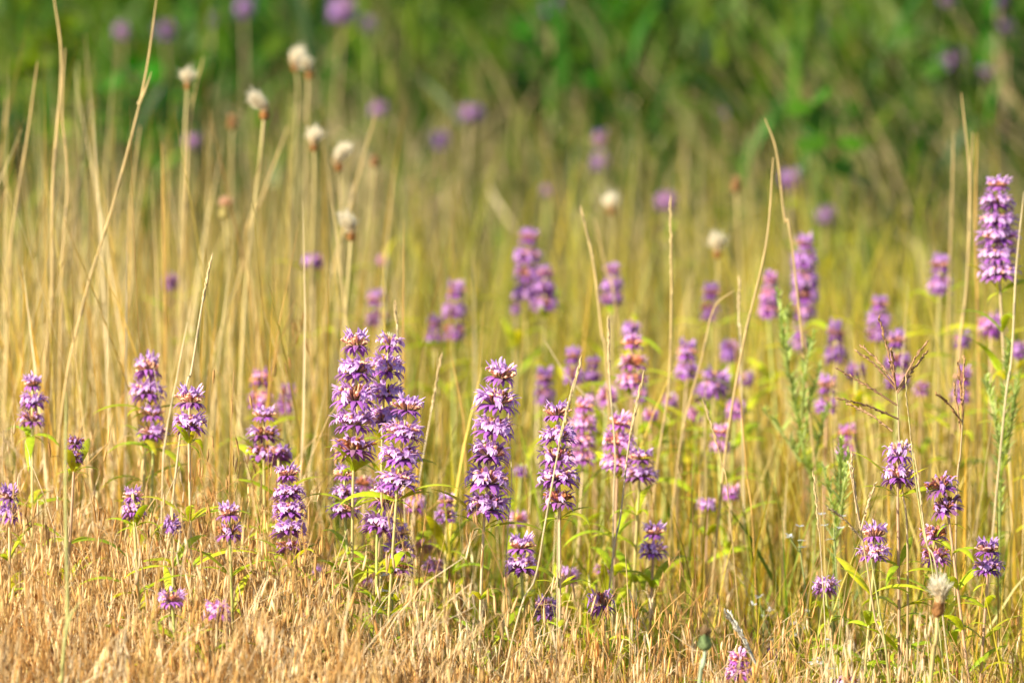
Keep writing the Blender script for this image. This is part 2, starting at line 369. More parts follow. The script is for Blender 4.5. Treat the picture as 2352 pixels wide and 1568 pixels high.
# ------------------------------------------------------------------ the bee balms of the photograph
G1, G2, G3, G4 = ('sharp bee balm spikes of the front row', 'slightly blurred bee balm among the straw', 'bee balm heads low in the brome', 'far blurred bee balm heads')
FLOWERS = [
 # u top, v top, u bottom, v bottom, width, tiers, metres, style, label, group
 (820,765,812,1058,86,5,5.50,'w','tall five tiered purple spike, leftmost of the sharp central trio, browned lowest tier',G1),
 (897,757,878,985,80,4,5.56,'b','purple spike tipped with a pale fuzzy bud, middle of the sharp central trio',G1),
 (938,906,912,1128,94,4,5.46,'','broad leaning purple spike in front of the fuzzy tipped one',G1),
 (893,1112,866,1232,86,2,5.50,'','short two tiered purple head directly under the broad leaning central spike',G1),
 (1152,826,1112,1190,94,6,5.50,'','tallest solitary six tiered purple spike with a small upright crown floret',G1),
 (1280,925,1285,1170,84,5,5.50,'w','dense dark sided purple spike crossed by a thin diagonal straw',G1),
 (660,1074,667,1275,76,5,5.48,'','narrow five tiered purple spike standing alone at the edge of the brome',G1),
 (440,888,434,1000,78,2,5.52,'','crisp two tiered purple head on a bare reddish stem above the brome',G1),
 (2065,1008,2062,1120,74,2,5.50,'b','two tiered purple head straight below the windmill grass',G1),
 (2148,1082,2178,1184,76,2,5.50,'dw','ragged dark purple head tilting over, beside the two tiered head under windmill grass',G1),
 (2008,1204,2008,1290,70,2,5.50,'','compact lilac two tiered head with leafy stem, left of the brown thistle tuft',G1),
 (2270,1236,2268,1324,66,2,5.50,'d','dark violet rounded head nearest the lower right corner',G1),
 (2143,1194,2152,1300,64,2,5.55,'pw','pale pinkish head with dark base directly above the white thistle tuft',G1),
 (608,932,606,1060,78,3,5.75,'','slightly soft purple spike beneath a pink blurred one, behind the narrow brome spike',G2),
 (638,1022,640,1062,56,1,5.72,'','single side tier hanging beside the soft purple spike near the brome',G2),
 (337,820,338,925,72,2,5.80,'','upper purple head of the soft leaning pair in the straw, pink centred',G2),
 (350,925,352,1015,66,2,5.80,'','lower purple head of the soft leaning pair in the straw',G2),
 (74,862,74,982,58,3,5.72,'w','small three tiered purple spike near the left edge above the brome',G2),
 (525,1150,528,1242,62,2,5.40,'','two tiered purple head half wrapped in dry brome ears',G3),
 (22,1108,22,1202,52,2,5.45,'d','purple head cut by the left edge at brome height',G3),
 (917,1205,915,1322,74,3,5.66,'','purple spike behind green leaves right under the central spikes',G3),
 (793,1068,792,1192,66,3,5.62,'','pinkish purple spike hidden behind the stem of the five tiered central spike',G2),
 (1198,1228,1198,1322,74,2,5.60,'','two separate purple tiers between the tallest solitary spike and the dark sided one',G3),
 (1256,1368,1254,1418,52,1,5.60,'d','small dark purple head low behind the stem of the dark sided spike',G3),
 (1380,1352,1384,1420,58,1,5.55,'dw','faded purple head with brown centre low in the leaves, below the dark sided spike',G3),
 (1502,1198,1500,1284,62,2,5.75,'','lilac two tiered head alone in the yellow grass, right of the blurred lilac clump',G2),
 (1472,1028,1468,1110,76,2,5.80,'','wide lilac double tier at the foot of the blurred clump beside the dark sided spike',G2),
 (1424,945,1418,1080,74,3,5.82,'p','pale lilac three tiered spike in the clump, second from the dark sided spike',G2),
 (1342,912,1338,1070,66,4,6.00,'p','pale blurred spike immediately behind the dark sided sharp spike',G2),
 (1026,1132,1025,1202,48,2,5.80,'','small blurred purple head left of the tallest solitary spike, above green leaves',G2),
 (302,1122,308,1192,52,2,5.38,'','purple head drooped over by nodding brome ears',G3),
 (395,1352,396,1396,62,1,5.30,'','flat purple head deep in the brome, nearest the left bottom corner',G3),
 (500,1372,498,1428,62,1,5.28,'p','pink lilac head deep in the brome, right of the flat purple one',G3),
 (397,1182,396,1218,38,1,5.40,'d','tiny violet floret head poking from the brome top, near the crisp two tiered head',G3),
 (1697,1488,1697,1562,58,2,5.36,'p','pink and lilac double head beside the green thistle bud',G3),
 (1946,1545,1944,1590,58,1,5.36,'','lilac head cut off by the bottom edge',G3),
 (1897,1326,1898,1368,54,1,5.60,'','faded purple head in pale grass between thistle bud and lilac compact head',G3),
 (171,998,170,1066,44,2,5.55,'dw','withered purple head behind brown grass spikelets near the left edge',G3),
 (1776,1484,1776,1520,26,1,5.70,'','tiny blurred violet head right of the pink and lilac double head',G3),
 (1626,1140,1624,1172,48,1,6.00,'','small blurred violet head low in the yellow grass, left of a paler pink one',G2),
 (1682,1110,1680,1148,44,1,6.05,'p','small blurred pink head low in the yellow grass, right of a violet one',G2),
 (1317,794,1317,882,48,2,6.30,'','left head of the close blurred pair behind the diagonal straw',G2),
 (1363,818,1362,880,46,2,6.35,'d','darker right head of the close blurred pair behind the diagonal straw',G2),
 (1457,768,1450,895,74,3,6.10,'p','large pink blurred spike above the pale lilac clump',G2),
 (1252,845,1252,928,56,2,6.40,'d','dusky two tiered head in green blur between the tallest spike and the dark one',G2),
 (1216,524,1208,692,68,4,6.80,'','tall conical blurred purple spike rising highest in the middle of the meadow',G2),
 (1252,610,1250,716,60,3,6.75,'','shorter blurred spike touching the tall conical one',G2),
 (1185,692,1185,732,26,1,6.80,'','tiny blurred violet head under the tall conical spike',G2),
 (1045,645,1042,780,64,3,6.70,'','pale topped blurred spike with a gap above its lowest tier',G2),
 (1000,726,998,792,46,2,6.75,'d','small dusky blurred head nestled against the pale topped blurred spike',G2),
 (866,664,864,752,58,2,6.75,'','blurred purple block of two tiers just above the sharp central trio',G2),
 (879,584,878,612,26,1,7.10,'p','tiny pinkish blurred head above the block of two tiers',G2),
 (718,578,718,618,54,1,6.80,'','single wide lilac blurred tier alone in the straw',G2),
 (1407,604,1406,702,58,3,6.70,'','blurred three tiered spike crossed by a leaning straw, right of the conical one',G2),
 (1450,733,1450,770,46,1,6.40,'','round blurred lilac head on top of the large pink spike',G2),
 (1634,648,1630,736,52,2,6.80,'d','dark blurred two tiered head beside an arching straw',G2),
 (1849,538,1846,738,66,5,6.60,'','tall blurred five tiered spike behind the feathery green weed',G2),
 (1770,620,1766,728,52,3,6.60,'p','pinkish blurred spike at the tip of the feathery green weed',G2),
 (1836,738,1836,800,44,2,6.80,'','faint purple head below the five tiered spike behind the feathery weed',G2),
 (2160,584,2158,678,58,2,6.50,'','blurred two tiered head left of the tallest right hand spike',G2),
 (2292,404,2296,645,78,6,5.95,'','biggest six tiered purple spike, standing highest by the right edge',G2),
 (2020,680,2016,782,60,3,6.50,'','blurred purple spike straight above the windmill grass',G2),
 (2063,766,2062,898,66,3,6.25,'','blurred purple spike seen through the rays of the windmill grass',G2),
 (1920,744,1920,838,54,2,6.50,'d','dusky blurred two tiered head left of the windmill grass',G2),
 (1580,784,1578,872,58,2,6.30,'','blurred lilac head with pointed top at the arching straw foot',G2),
 (1648,838,1640,902,68,1,6.30,'','wide blurred lilac tier right of the pointed blurred head',G2),
 (1675,778,1676,828,46,1,6.60,'d','dark blurred head above the wide lilac tier, left of the tall leaning straw',G2),
 (1902,864,1898,952,56,2,6.20,'','blurred lilac head left of the windmill grass hub',G2),
 (1658,972,1652,1042,52,2,6.10,'p','pale blurred head against the foot of the tall leaning straw',G2),
 (1946,972,1942,1052,56,2,6.20,'p','faint pink blurred head below the windmill grass rays',G2),
 (1496,936,1494,968,38,1,6.20,'p','small pink blurred head right of the pale three tiered spike',G2),
 (1470,888,1470,926,34,1,6.25,'','small lilac blurred head under the large pink spike',G2),
 (2212,758,2208,818,42,1,6.40,'d','dusky blurred head below the blurred two tiered head near the right edge',G2),
 (2212,842,2208,928,54,2,6.20,'','blurred lilac head under a dusky one near the right edge',G2),
 (2278,718,2276,778,60,1,6.30,'p','pale pink blurred head beneath the biggest spike at the right edge',G2),
 (2338,780,2336,835,40,1,6.30,'','purple head cut by the right edge below the biggest spike',G2),
 (1968,832,1966,878,44,1,6.30,'d','dusky blurred head between two lilac ones left of the windmill rays',G2),
 (1396,884,1392,932,46,1,6.25,'p','pink blurred head between the pale lilac spike and the large pink spike',G2),
 (1622,878,1618,932,50,1,6.35,'d','dusky blurred head under the pointed lilac head and the wide tier',G2),
 (1692,916,1688,966,46,1,6.25,'p','pale pink blurred head touching the foot of the tall leaning straw',G2),
 (1540,900,1538,940,38,1,6.4,'','tiny lilac blurred head behind the upright straw in the right middle',G2),
 (1352,900,1350,948,42,1,6.5,'p','faint pink blurred head above the pale blurred spike behind the dark sided one',G2),
 (1600,930,1598,968,40,1,6.4,'p','faint pink blurred head lowest in the blurred group left of the tall leaning straw',G2),
 (1714,850,1712,892,40,1,6.5,'','lilac blurred head right of the tall leaning straw, level with the wide lilac tier',G2),
 (2118,868,2116,912,40,1,6.4,'','lilac blurred head right of the windmill grass rays',G2),
 (600,848,596,942,62,2,6.15,'p','pink blurred head directly above the soft purple spike in the straw',G2),
 (661,880,656,948,48,2,6.30,'p','smaller pink blurred head right of the one above the soft purple spike',G2),
 (733,1298,732,1330,34,1,5.90,'d','tiny violet blurred head right of the narrow brome spike',G3),
 (690,1376,692,1398,46,1,5.65,'','low lilac head under leaves right of the narrow brome spike foot',G3),
 (972,1240,970,1266,42,1,5.95,'p','tiny pink blurred head right of the central leaves',G3),
 (1000,1282,998,1312,46,1,5.85,'p','faint pink head behind bent brome ears, left of the tallest spike stem',G3),
 (1390,1290,1388,1318,44,1,5.85,'','faint violet head right of the dark sided spike stem',G3),
 (838,1086,836,1128,46,1,5.90,'p','pink blurred tier squeezed between the central spikes',G2),
 (850,1302,848,1342,40,1,5.85,'','violet blurred head behind the stems under the central trio',G3),
 (956,1140,952,1182,44,1,5.90,'p','faint pink blurred head to the right of the short two tiered central head',G2),
 (1198,1068,1196,1096,38,1,6.10,'d','dark small blurred head beside the middle of the tallest solitary spike',G2),
 (1190,1172,1188,1212,46,1,6.00,'p','faint lilac blur right of the foot of the tallest solitary spike',G2),
 (1308,1306,1304,1338,44,1,5.80,'','faint lilac head among the leaves of the dark sided spike',G3),
 (704,1440,704,1466,26,1,5.50,'d','tiny violet fleck of a head deep in the grass under the narrow brome spike',G3),
 (1817,385,1815,452,50,1,8.00,'','blurred violet block alone right of the tall leaning straw tip',G4),
 (1896,464,1894,528,46,1,8.00,'','blurred violet block lower right of a similar one, no straw touching',G4),
 (1532,434,1530,492,50,1,7.90,'p','pale blurred purple head behind a single upright straw',G4),
 (1378,298,1378,392,42,2,8.60,'','blurred pair of purple tiers high in the middle right meadow',G4),
 (1082,238,1078,278,58,1,9.20,'','wide faint purple smudge of a head high in the middle meadow',G4),
 (1010,300,1010,344,42,1,9.00,'d','dim purple smudge left below the wide faint one',G4),
 (1682,234,1680,264,34,1,9.60,'d','dim magenta smudge left of the big green leaves',G4),
 (378,46,380,112,42,1,9.80,'d','dark purple blurred head between the two tallest straws on the left',G4),
 (562,-4,560,52,44,1,9.90,'','purple blurred head at the top edge against bright green',G4),
 (483,28,483,60,34,1,10.0,'','small faint purple head near the top edge, left of a darker one',G4),
 (785,-12,785,52,64,1,9.60,'','largest purple blurred head at the top edge above the white tufts',G4),
 (846,38,846,78,36,1,9.60,'d','small purple blurred head hanging under the largest one at the top',G4),
 (1268,-12,1268,36,42,1,10.2,'d','nearly black purple blurred head at the middle of the top edge',G4),
 (280,52,280,92,34,1,9.80,'p','pinkish pale blurred head right of the first tall straw',G4),
 (2192,108,2190,162,52,1,9.40,'','blurred purple head high on the right, upper one of two',G4),
 (2262,150,2260,198,36,1,9.40,'','blurred purple head high on the right, lower one of two',G4),
 (2292,-16,2292,28,36,1,9.80,'d','dark purple blurred head at the top edge near the right corner',G4),
 (2312,48,2312,94,34,1,9.80,'d','dull purple blurred head just under the dark one at the right corner',G4),
 (2176,-14,2176,14,34,1,9.90,'d','half hidden purple blurred head at the top edge above two right hand heads',G4),
 (392,628,392,664,34,1,7.00,'d','small dull pink blurred head deep in the tall straw',G4),
 (442,308,440,342,38,1,8.60,'p','pale lilac blurred head behind the double straw of the first white tuft',G4),
 (870,232,868,266,40,1,9.20,'p','pale lilac smudge above the brown thistle bud',G4),
 (1258,424,1258,462,28,1,8.60,'p','small pinkish smudge above the tall conical spike',G4),
]
for f in FLOWERS: beebalm(*f)


# ------------------------------------------------------------------ thistle heads
def thistle(u, v, u2, v2, w, d, kind, path, label, tilt=(0, 0)):
    """(u,v) top of the tuft, (u2,v2) foot of the bulb; path = stem points below it."""
    R = np.random.default_rng(int(u * 7 + v))
    T, B = pix(u, v, d), pix(u2, v2, d)
    ax = norm(T - B); h = np.linalg.norm(T - B); r = w * .5 * K * d * (.85 if kind == 'white' else 1)
    low = [pix(a, b, d + .02 * i) for i, (a, b) in enumerate(path)]
    e = low[-1]; prev = low[-2] if len(low) > 1 else B
    sl = np.clip((e - prev)[0] / max(abs((e - prev)[2]), .02), -.3, .3)
    base = np.array([e[0] + sl * e[2] * .7, e[1] + R.normal(0, .02), 0.])
    root = tag(empty('thistle_plant', base), label, 'thistle', 'thistle seed heads')
    st = spline([base] + low[::-1] + [B], 20)
    m = MB(); sc = {'green': np.array([.36, .44, .3])}.get(kind, np.array([.56, .45, .2]))
    m.tubes(st[None], np.linspace(.0026, .0021, 20) * (.45 if d > 6.8 else .55 if d > 6.5 else .75), sc, 6); m.build('stem', M_STEM, root, origin=base)
    X = norm(np.cross(ax, [0, 1, .1])); Y = np.cross(ax, X)
    fr = {'white': .36, 'brown': .48, 'green': .62, 'bud': .7, 'peach': .6}[kind]
    br = r * {'white': .52, 'brown': .55, 'green': .8, 'bud': .9, 'peach': .8}[kind]; bh = h * fr
    # involucre: a bulb with overlapping pointed scales
    m = MB(); t = np.linspace(0, 1, 9)
    rr = br * np.array([.25, .75, 1, 1.02, .95, .85, .75, .68, .6])
    c0 = {'white': np.array([.33, .15, .045]), 'brown': np.array([.26, .12, .04]), 'green': np.array([.16, .22, .09]), 'bud': np.array([.28, .15, .06]), 'peach': np.array([.40, .33, .12])}[kind]
    m.tubes((B + ax * bh * t[:, None])[None], rr, c0, 10)
    for i in range(70):
        a = i * 2.399963; q = (i + .5) / 70; rad_ = np.interp(q, t, rr) * 1.02
        dirn = X * math.cos(a) + Y * math.sin(a)
        p0 = B + ax * bh * q * .92 + dirn * rad_
        p1 = p0 + ax * bh * .2 + dirn * br * .08; p2 = p1 + ax * bh * .05 + dirn * br * R.uniform(.1, .28)
        cc = c0 * R.uniform(.55, 1.5)
        m.ribbons(np.stack([p0, p1, p2])[None], np.array([.16, .12, .01]) * br, np.cross(ax, dirn)[None], cc)
    m.build('seed_bulb', M_THISTLE, root, origin=base)
    # tuft
    m = MB(); n = {'white': 420, 'brown': 300, 'green': 160, 'bud': 60, 'peach': 260}[kind]
    tl = X * (tilt[0] * 1.5 + R.normal(0, .2)) + Y * (tilt[1] + R.normal(0, .2))
    spread = {'white': .6, 'brown': .55, 'green': .3, 'bud': .4, 'peach': .7}[kind]
    top = B + ax * bh * .96
    a = R.random(n) * 6.283; q = np.sqrt(R.random(n)) * spread
    dr = norm(ax + (X * np.cos(a)[:, None] + Y * np.sin(a)[:, None]) * np.tan(q * .75)[:, None] + tl)
    LL = (h - bh) * (R.uniform(.6, 1.25, n) * (1.15 - .5 * q / spread))[:, None]
    p0 = top + (X * np.cos(a)[:, None] + Y * np.sin(a)[:, None]) * (br * .62 * (q / spread))[:, None]
    p1 = p0 + dr * LL * .55; p2 = p0 + dr * LL + tl * LL * .3 + R.normal(0, .0034, (n, 3)) * (1 if kind in ('white', 'brown') else .4)
    cA, cB = {'white': ([.58, .42, .22], [.88, .82, .68]), 'brown': ([.45, .28, .12], [.88, .82, .68]), 'green': ([.28, .15, .06], [.3, .2, .1]), 'bud': ([.32, .18, .08], [.4, .24, .12]), 'peach': ([.62, .38, .22], [.75, .5, .36])}[kind]
    cA, cB = np.array(cA), np.array(cB)
    C = np.stack([cA, cA * .3 + cB * .7, cB])[None] * R.uniform(.85, 1.1, (n, 1, 1))
    m.ribbons(np.stack([p0, p1, p2], 1), np.array([.0005, .0005, .0002]) * (1.4 if kind in ('white', 'brown') else 1.5), norm(np.cross(dr, R.normal(0, 1, (n, 3)))), C)
    m.build('white_fluff' if kind in ('white', 'brown') else 'dry_tuft', M_FLUFF if kind in ('white', 'brown', 'peach') else M_THISTLE, root, origin=base)
    if kind in ('white', 'brown'):                                            # outer dry bracts spreading round the fluff
        m = MB()
        for i in range(14):
            a_ = i * .449; dirn = X * math.cos(a_) + Y * math.sin(a_)
            p0 = B + ax * bh * .8 + dirn * br * .75; p1 = p0 + ax * bh * .5 + dirn * br * .35; p2 = p1 + ax * bh * .5 + dirn * br * R.uniform(.1, .5)
            m.ribbons(np.stack([p0, p1, p2])[None], np.array([.16, .12, .01]) * br, np.cross(ax, dirn)[None], np.array([.62, .48, .28]) * R.uniform(.8, 1.2))
        m.build('dry_bract', M_STRAW, root, origin=base)
    return root


for a in [
 (610,212,606,276,48,6.35,'white',[(600,340),(590,430),(567,640),(552,900)],'white thistle tuft on the thick yellow stalk, sharpest of the upper tufts',(.25,0)),
 (432,162,430,206,34,6.60,'white',[(424,330),(415,600)],'small white thistle tuft pressed against a leaning straw',(0,0)),
 (668,112,680,166,38,7.00,'white',[(684,220),(672,400),(665,520)],'upper left tuft of the touching white thistle pair',(-.3,0)),
 (718,132,708,182,40,6.95,'white',[(706,240),(704,420),(700,560)],'lower right tuft of the touching white thistle pair',(.2,0)),
 (716,296,722,348,40,6.60,'white',[(722,420),(718,560),(712,700)],'creamy round thistle tuft left of the bending white one',(-.1,0)),
 (764,338,782,394,50,6.65,'white',[(784,460),(776,640),(770,760)],'white thistle tuft leaning sideways beside the creamy round one',(-.5,0)),
 (810,492,806,554,46,6.30,'white',[(800,640),(786,820),(768,1010)],'white thistle tuft on a stalk rising behind the central purple trio',(.25,0)),
 (1404,448,1404,494,44,7.30,'white',[(1404,560),(1402,700)],'round white blurred tuft in the middle meadow, left of an upright straw',(0,0)),
 (1649,540,1648,594,44,6.90,'white',[(1648,680),(1650,800)],'round white blurred tuft left of the tall leaning straw',(0,0)),
 (2166,1330,2152,1418,50,5.2,'brown',[(2150,1470),(2136,1580)],'brown thistle head with wispy white tuft near the lower right corner',(.12,0)),
 (1620,1436,1619,1494,42,5.15,'green',[(1615,1530),(1604,1590)],'round green thistle bud with brown dried top',(0,0)),
 (517,452,516,504,34,6.70,'peach',[(520,560),(522,700)],'peach coloured closed thistle head in the straw',(0,0)),
 (534,262,532,298,26,7.20,'bud',[(532,360),(530,520)],'little brown thistle knob between two white tufts on the left',(0,0)),
 (862,356,860,384,24,7.00,'bud',[(858,440),(846,620)],'tiny brown thistle knob right of the leaning white tuft',(0,0)),
 (1691,404,1690,442,28,7.20,'bud',[(1696,520),(1702,640)],'orange brown thistle knob left of the tall straw bend',(0,0)),
]: thistle(*a)


# ------------------------------------------------------------------ single tall straws
def straw(pts, d, w, label, tone=0, ear=0, name='straw_stalk', leaf=None):
    R = np.random.default_rng(int(pts[0][0] * 13 + pts[0][1]))
    P = [pix(a, b, d) for a, b in pts]
    e, p = P[-1], P[-2]
    sl = np.clip((e - p)[0] / max(abs((e - p)[2]), .02), -.5, .5)
    base = np.array([e[0] + sl * e[2] * .6, e[1] + R.normal(0, .02), 0.])
    P = [P[0]] + [q + np.array([R.normal(0, .0022) if w > 5 else R.normal(0, .0006), R.normal(0, .003), 0]) for q in P[1:]]
    st = spline(P + [base], 30)
    col = [np.array([.62, .47, .22]), np.array([.62, .40, .12]), np.array([.66, .56, .36]), np.array([.5, .5, .2])][tone]
    r = w * .43 * K * d
    rr = r * np.interp(np.linspace(0, 1, 30), [0, .08, .3, 1], [.35, .7, .95, 1.1])
    root = tag(empty(name, base), label, 'grass stalk', 'tall single straws')
    m = MB(); c = col * (1 + R.normal(0, .06, (30, 1))); m.tubes(st[None], rr, c[None], 5)
    for q in (.35, .6):                                            # nodes: small swellings
        i = int(q * 29); m.tubes(st[i:i + 2][None], rr[i] * 1.25, col * .7, 6)
    m.build('culm', M_STRAW, root, origin=base)
    if ear:                                                        # slim ear of appressed spikelets
        m = MB(); n = ear; s = np.linspace(0, .24 if len(pts) > 2 else .3, n); ix = s * 29; i0 = ix.astype(int)
        p0 = st[i0] + (st[i0 + 1] - st[i0]) * (ix - i0)[:, None]; tg = norm(st[i0] - st[i0 + 1])
        sd = norm(np.cross(tg, R.normal(0, 1, (n, 3))))
        P3 = np.stack([p0, p0 + tg * .004 + sd * .0011, p0 + tg * .0085 + sd * .0006], 1)
        m.tubes(P3, np.array([.0004, .0009, .0002]), np.array([.66, .52, .28]) * R.uniform(.8, 1.2, (n, 1, 1)), 4)
        m.build('seed_ear', M_SEED, root, origin=base)
    if leaf:
        L = spline([pix(a, b, d - .01) for a, b in leaf], 10); m = MB()
        m.ribbons(L[None], np.linspace(.9, .1, 10) * r * 1.6, norm(np.cross(L[-1] - L[0], [0, 1, 0]))[None], col, .4)
        m.build('leaf_blade', M_STRAW, root, origin=base)
    return root


for a in [
 ([(122,-20),(140,150),(126,420),(112,700),(100,900)],6.1,8,'tallest thick straw crossing the top edge near the left corner',0,0),
 ([(150,110),(146,260),(150,420),(136,700)],6.15,6,'straw standing close beside the tallest thick straw',0,0),
 ([(362,-20),(326,200),(250,470),(188,700),(140,1000)],5.95,7,'long leaning straw running from the top edge down to the brome',0,0,'straw_stalk',[(318,240),(334,205),(348,165)]),
 ([(86,142),(62,320),(30,560),(10,800)],6.2,6,'leaning straw left of the tallest thick one',0,0),
 ([(467,132),(444,260),(430,420),(420,640)],6.6,6,'straw leaning past the small white thistle tuft',0,0),
 ([(178,140),(180,260),(196,460),(190,700)],6.8,5,'greenish blurred straw right of the tallest pair',3,0),
 ([(16,220),(8,360),(20,480),(10,700)],6.8,5,'bent blurred straw at the left edge',0,0),
 ([(322,290),(302,460),(296,640),(280,900)],6.5,6,'upright straw right of the long leaning one',0,0),
 ([(662,290),(600,452),(560,620)],6.6,6,'short leaning straw right of the thick yellow thistle stalk',0,0),
 ([(484,600),(462,700),(440,850),(412,1000)],5.6,6,'crisp notched straw leaning above the crisp two tiered flower',2,40),
 ([(862,262),(830,400),(790,520),(750,700)],6.7,6,'leaning straw right of the white thistle tufts',0,0),
 ([(372,330),(378,560),(384,780),(372,1000)],6.2,6,'upright straw between leaning straws at left',1,0),
 ([(430,740),(408,860),(380,1000),(372,1160)],5.75,5,'short straw left of the crisp notched one',2,0),
 ([(1337,490),(1358,610),(1390,760),(1400,900)],6.05,7,'straw bending over the blurred three tiered spike',0,20),
 ([(1366,500),(1394,630),(1420,760)],6.4,5,'fainter straw parallel to the bending one',0,0),
 ([(1540,466),(1542,700),(1534,900),(1506,1160)],6.0,6,'straight upright straw in the right middle of the meadow',0,20),
 ([(1776,362),(1752,560),(1712,780),(1672,1000),(1640,1240)],5.9,7,'tall leaning straw joined at its tip to a drooping one',0,0),
 ([(1757,272),(1778,350),(1806,500),(1830,640)],6.0,6,'drooping straw crossing the tip of the tall leaning one',0,0),
 ([(1698,648),(1694,740),(1700,860)],6.0,5,'short straw standing against the tall leaning one',2,20),
 ([(1688,666),(1640,708),(1612,820),(1576,960),(1550,1120)],6.0,5,'arching straw with curved tip over the blurred lilac heads',0,0),
 ([(2208,214),(2224,420),(2212,640),(2190,900)],6.15,6,'tallest straw on the right, left of the biggest purple spike',0,0),
 ([(2190,300),(2186,480),(2180,700)],6.4,5,'faint straw left of the tallest right hand one',0,0),
 ([(2234,304),(2232,470),(2220,660),(2200,860)],6.2,6,'right one of two parallel straws next to the biggest purple spike',0,0),
 ([(2244,306),(2242,520),(2252,800)],6.3,6,'straw nearest the stem of the biggest purple spike',1,0),
 ([(2352,440),(2344,620),(2320,820),(2300,1000)],5.8,6,'straw slanting at the right edge behind the biggest spike stem',2,0),
 ([(1332,836),(1292,990),(1256,1200),(1228,1330),(1180,1470)],5.35,5,'thin diagonal straw crossing the dark sided purple spike',2,60),
 ([(1398,744),(1400,870),(1412,1040),(1410,1200)],5.75,5,'thin upright straw behind the pale lilac clump',2,50),
 ([(1476,868),(1446,1020),(1424,1180),(1400,1340)],5.6,5,'thin straw leaning across the pale lilac clump',2,40),
 ([(908,706),(914,780),(918,850)],5.7,4,'short pale straw tip behind the fuzzy bud',2,30),
 ([(1178,846),(1168,960),(1176,1100),(1160,1300)],5.62,3,'hair thin straw touching the tallest solitary spike',2,20),
 ([(1012,826),(990,960),(960,1120),(940,1260)],5.8,4,'thin straw between the central trio and the tallest spike',2,30),
 ([(1038,820),(1064,960),(1070,1060),(1076,1200)],6.0,5,'golden straw left of the tallest solitary spike',1,0),
 ([(1250,780),(1310,870),(1400,960),(1440,1000)],6.0,4,'slanting straw that falls to the right behind the dark sided spike',2,0),
 ([(152,900),(152,1150),(150,1420),(134,1580)],5.05,9,'pale green culm rising through the brome near the left corner',3,0,'grass_culm',[(150,1450),(164,1410),(186,1378)]),
 ([(368,1290),(356,1380),(342,1480),(332,1580)],5.05,8,'yellow flat straw low in the brome left of the flat purple head',1,0),
 ([(806,1360),(790,1460),(766,1580)],5.1,7,'pale straw leaning at the bottom under the central trio',2,0),
 ([(986,1120),(970,1250),(960,1400)],5.6,3,'thin orange straw right of the central trio',1,0),
 ([(2104,1060),(2130,1240),(2158,1380)],5.35,5,'thin pale straw crossing in front of the ragged dark head',2,10),
 ([(2080,880),(2100,1060),(2124,1220),(2150,1370)],5.40,4,'greenish straw beside the two tiered head under the windmill grass',3,10),
 ([(1905,1440),(1912,1500),(1920,1590)],5.3,4,'short pale straw low beside the lilac head at the bottom edge',2,10),
 ([(1870,1100),(1884,1280),(1902,1560)],5.42,3,'thin pale straw left of the compact lilac head',2,16),
 ([(2000,1280),(2020,1400),(2044,1580)],5.38,5,'bluish green culm beside the compact lilac head stem',3,0),
 ([(1435,1240),(1440,1380),(1444,1500),(1446,1580)],5.4,4,'dark tipped straw low to the right of the dark sided spike stem',0,0),
 ([(1280,1170),(1282,1300),(1278,1480)],5.35,3,'upright straw right beside the stem of the dark sided spike',2,0),
 ([(1620,930),(1660,1060),(1680,1200)],5.7,3,'thin wiry straw right of the lilac two tiered head',0,20),
 ([(1700,900),(1716,1080),(1730,1260)],5.8,4,'golden straw behind the foot of the tall leaning one',1,0),
]: straw(*a)


# ------------------------------------------------------------------ grasses with showy heads
def ray(m, p0, p1, sag, R, n=26, col=(.42, .26, .14), r=.0008, seed=(.40, .20, .09)):
    L = spline([p0, (p0 + p1) / 2 + np.array([0, 0, sag]), p1], 14)
    m.tubes(L[None], np.linspace(r * 1.3, r * .5, 14), np.array(col), 4)
    s = np.linspace(.18, .97, n) * 13; i = s.astype(int)
    q = L[i] + (L[np.minimum(i + 1, 13)] - L[i]) * (s - i)[:, None]; tg = norm(p1 - p0)
    sd = norm(np.cross(tg + R.normal(0, .2, (n, 3)), R.normal(0, 1, (n, 3))) + np.array([0, 0, -.3]))
    P = np.stack([q, q + tg * .0022 + sd * .001, q + tg * .0042 + sd * R.uniform(.0012, .0026, (n, 1))], 1)
    m.tubes(P, np.array([.0005, .0009, .0002]), np.array(seed) * R.uniform(.6, 1.4, (n, 1, 1)), 4)


def windmill(d, hubs, rays, path, label, name='windmill_grass', tone=(.46, .28, .15)):
    R = np.random.default_rng(5)
    st = [pix(a, b, d) for a, b in path]; base = np.array([st[-1][0], st[-1][1], 0.])
    root = tag(empty(name, base), label, 'grass head', 'showy grass heads')
    m = MB(); S = spline(st + [base], 24); m.tubes(S[None], np.linspace(.0006, .0013, 24), np.array([.55, .42, .24]), 5); m.build('culm', M_STRAW, root, origin=base)
    for (hu, hv), (tu, tv) in zip(hubs, rays):
        m = MB(); p0 = pix(hu, hv, d); p1 = pix(tu, tv, d + R.uniform(-.035, .035))
        ray(m, p0, p1, R.uniform(.001, .004), R, col=np.array(tone) * R.uniform(.75, 1.2), seed=np.array(tone) * .95); m.build('seed_ray', M_SEED, root, origin=base)
    return root


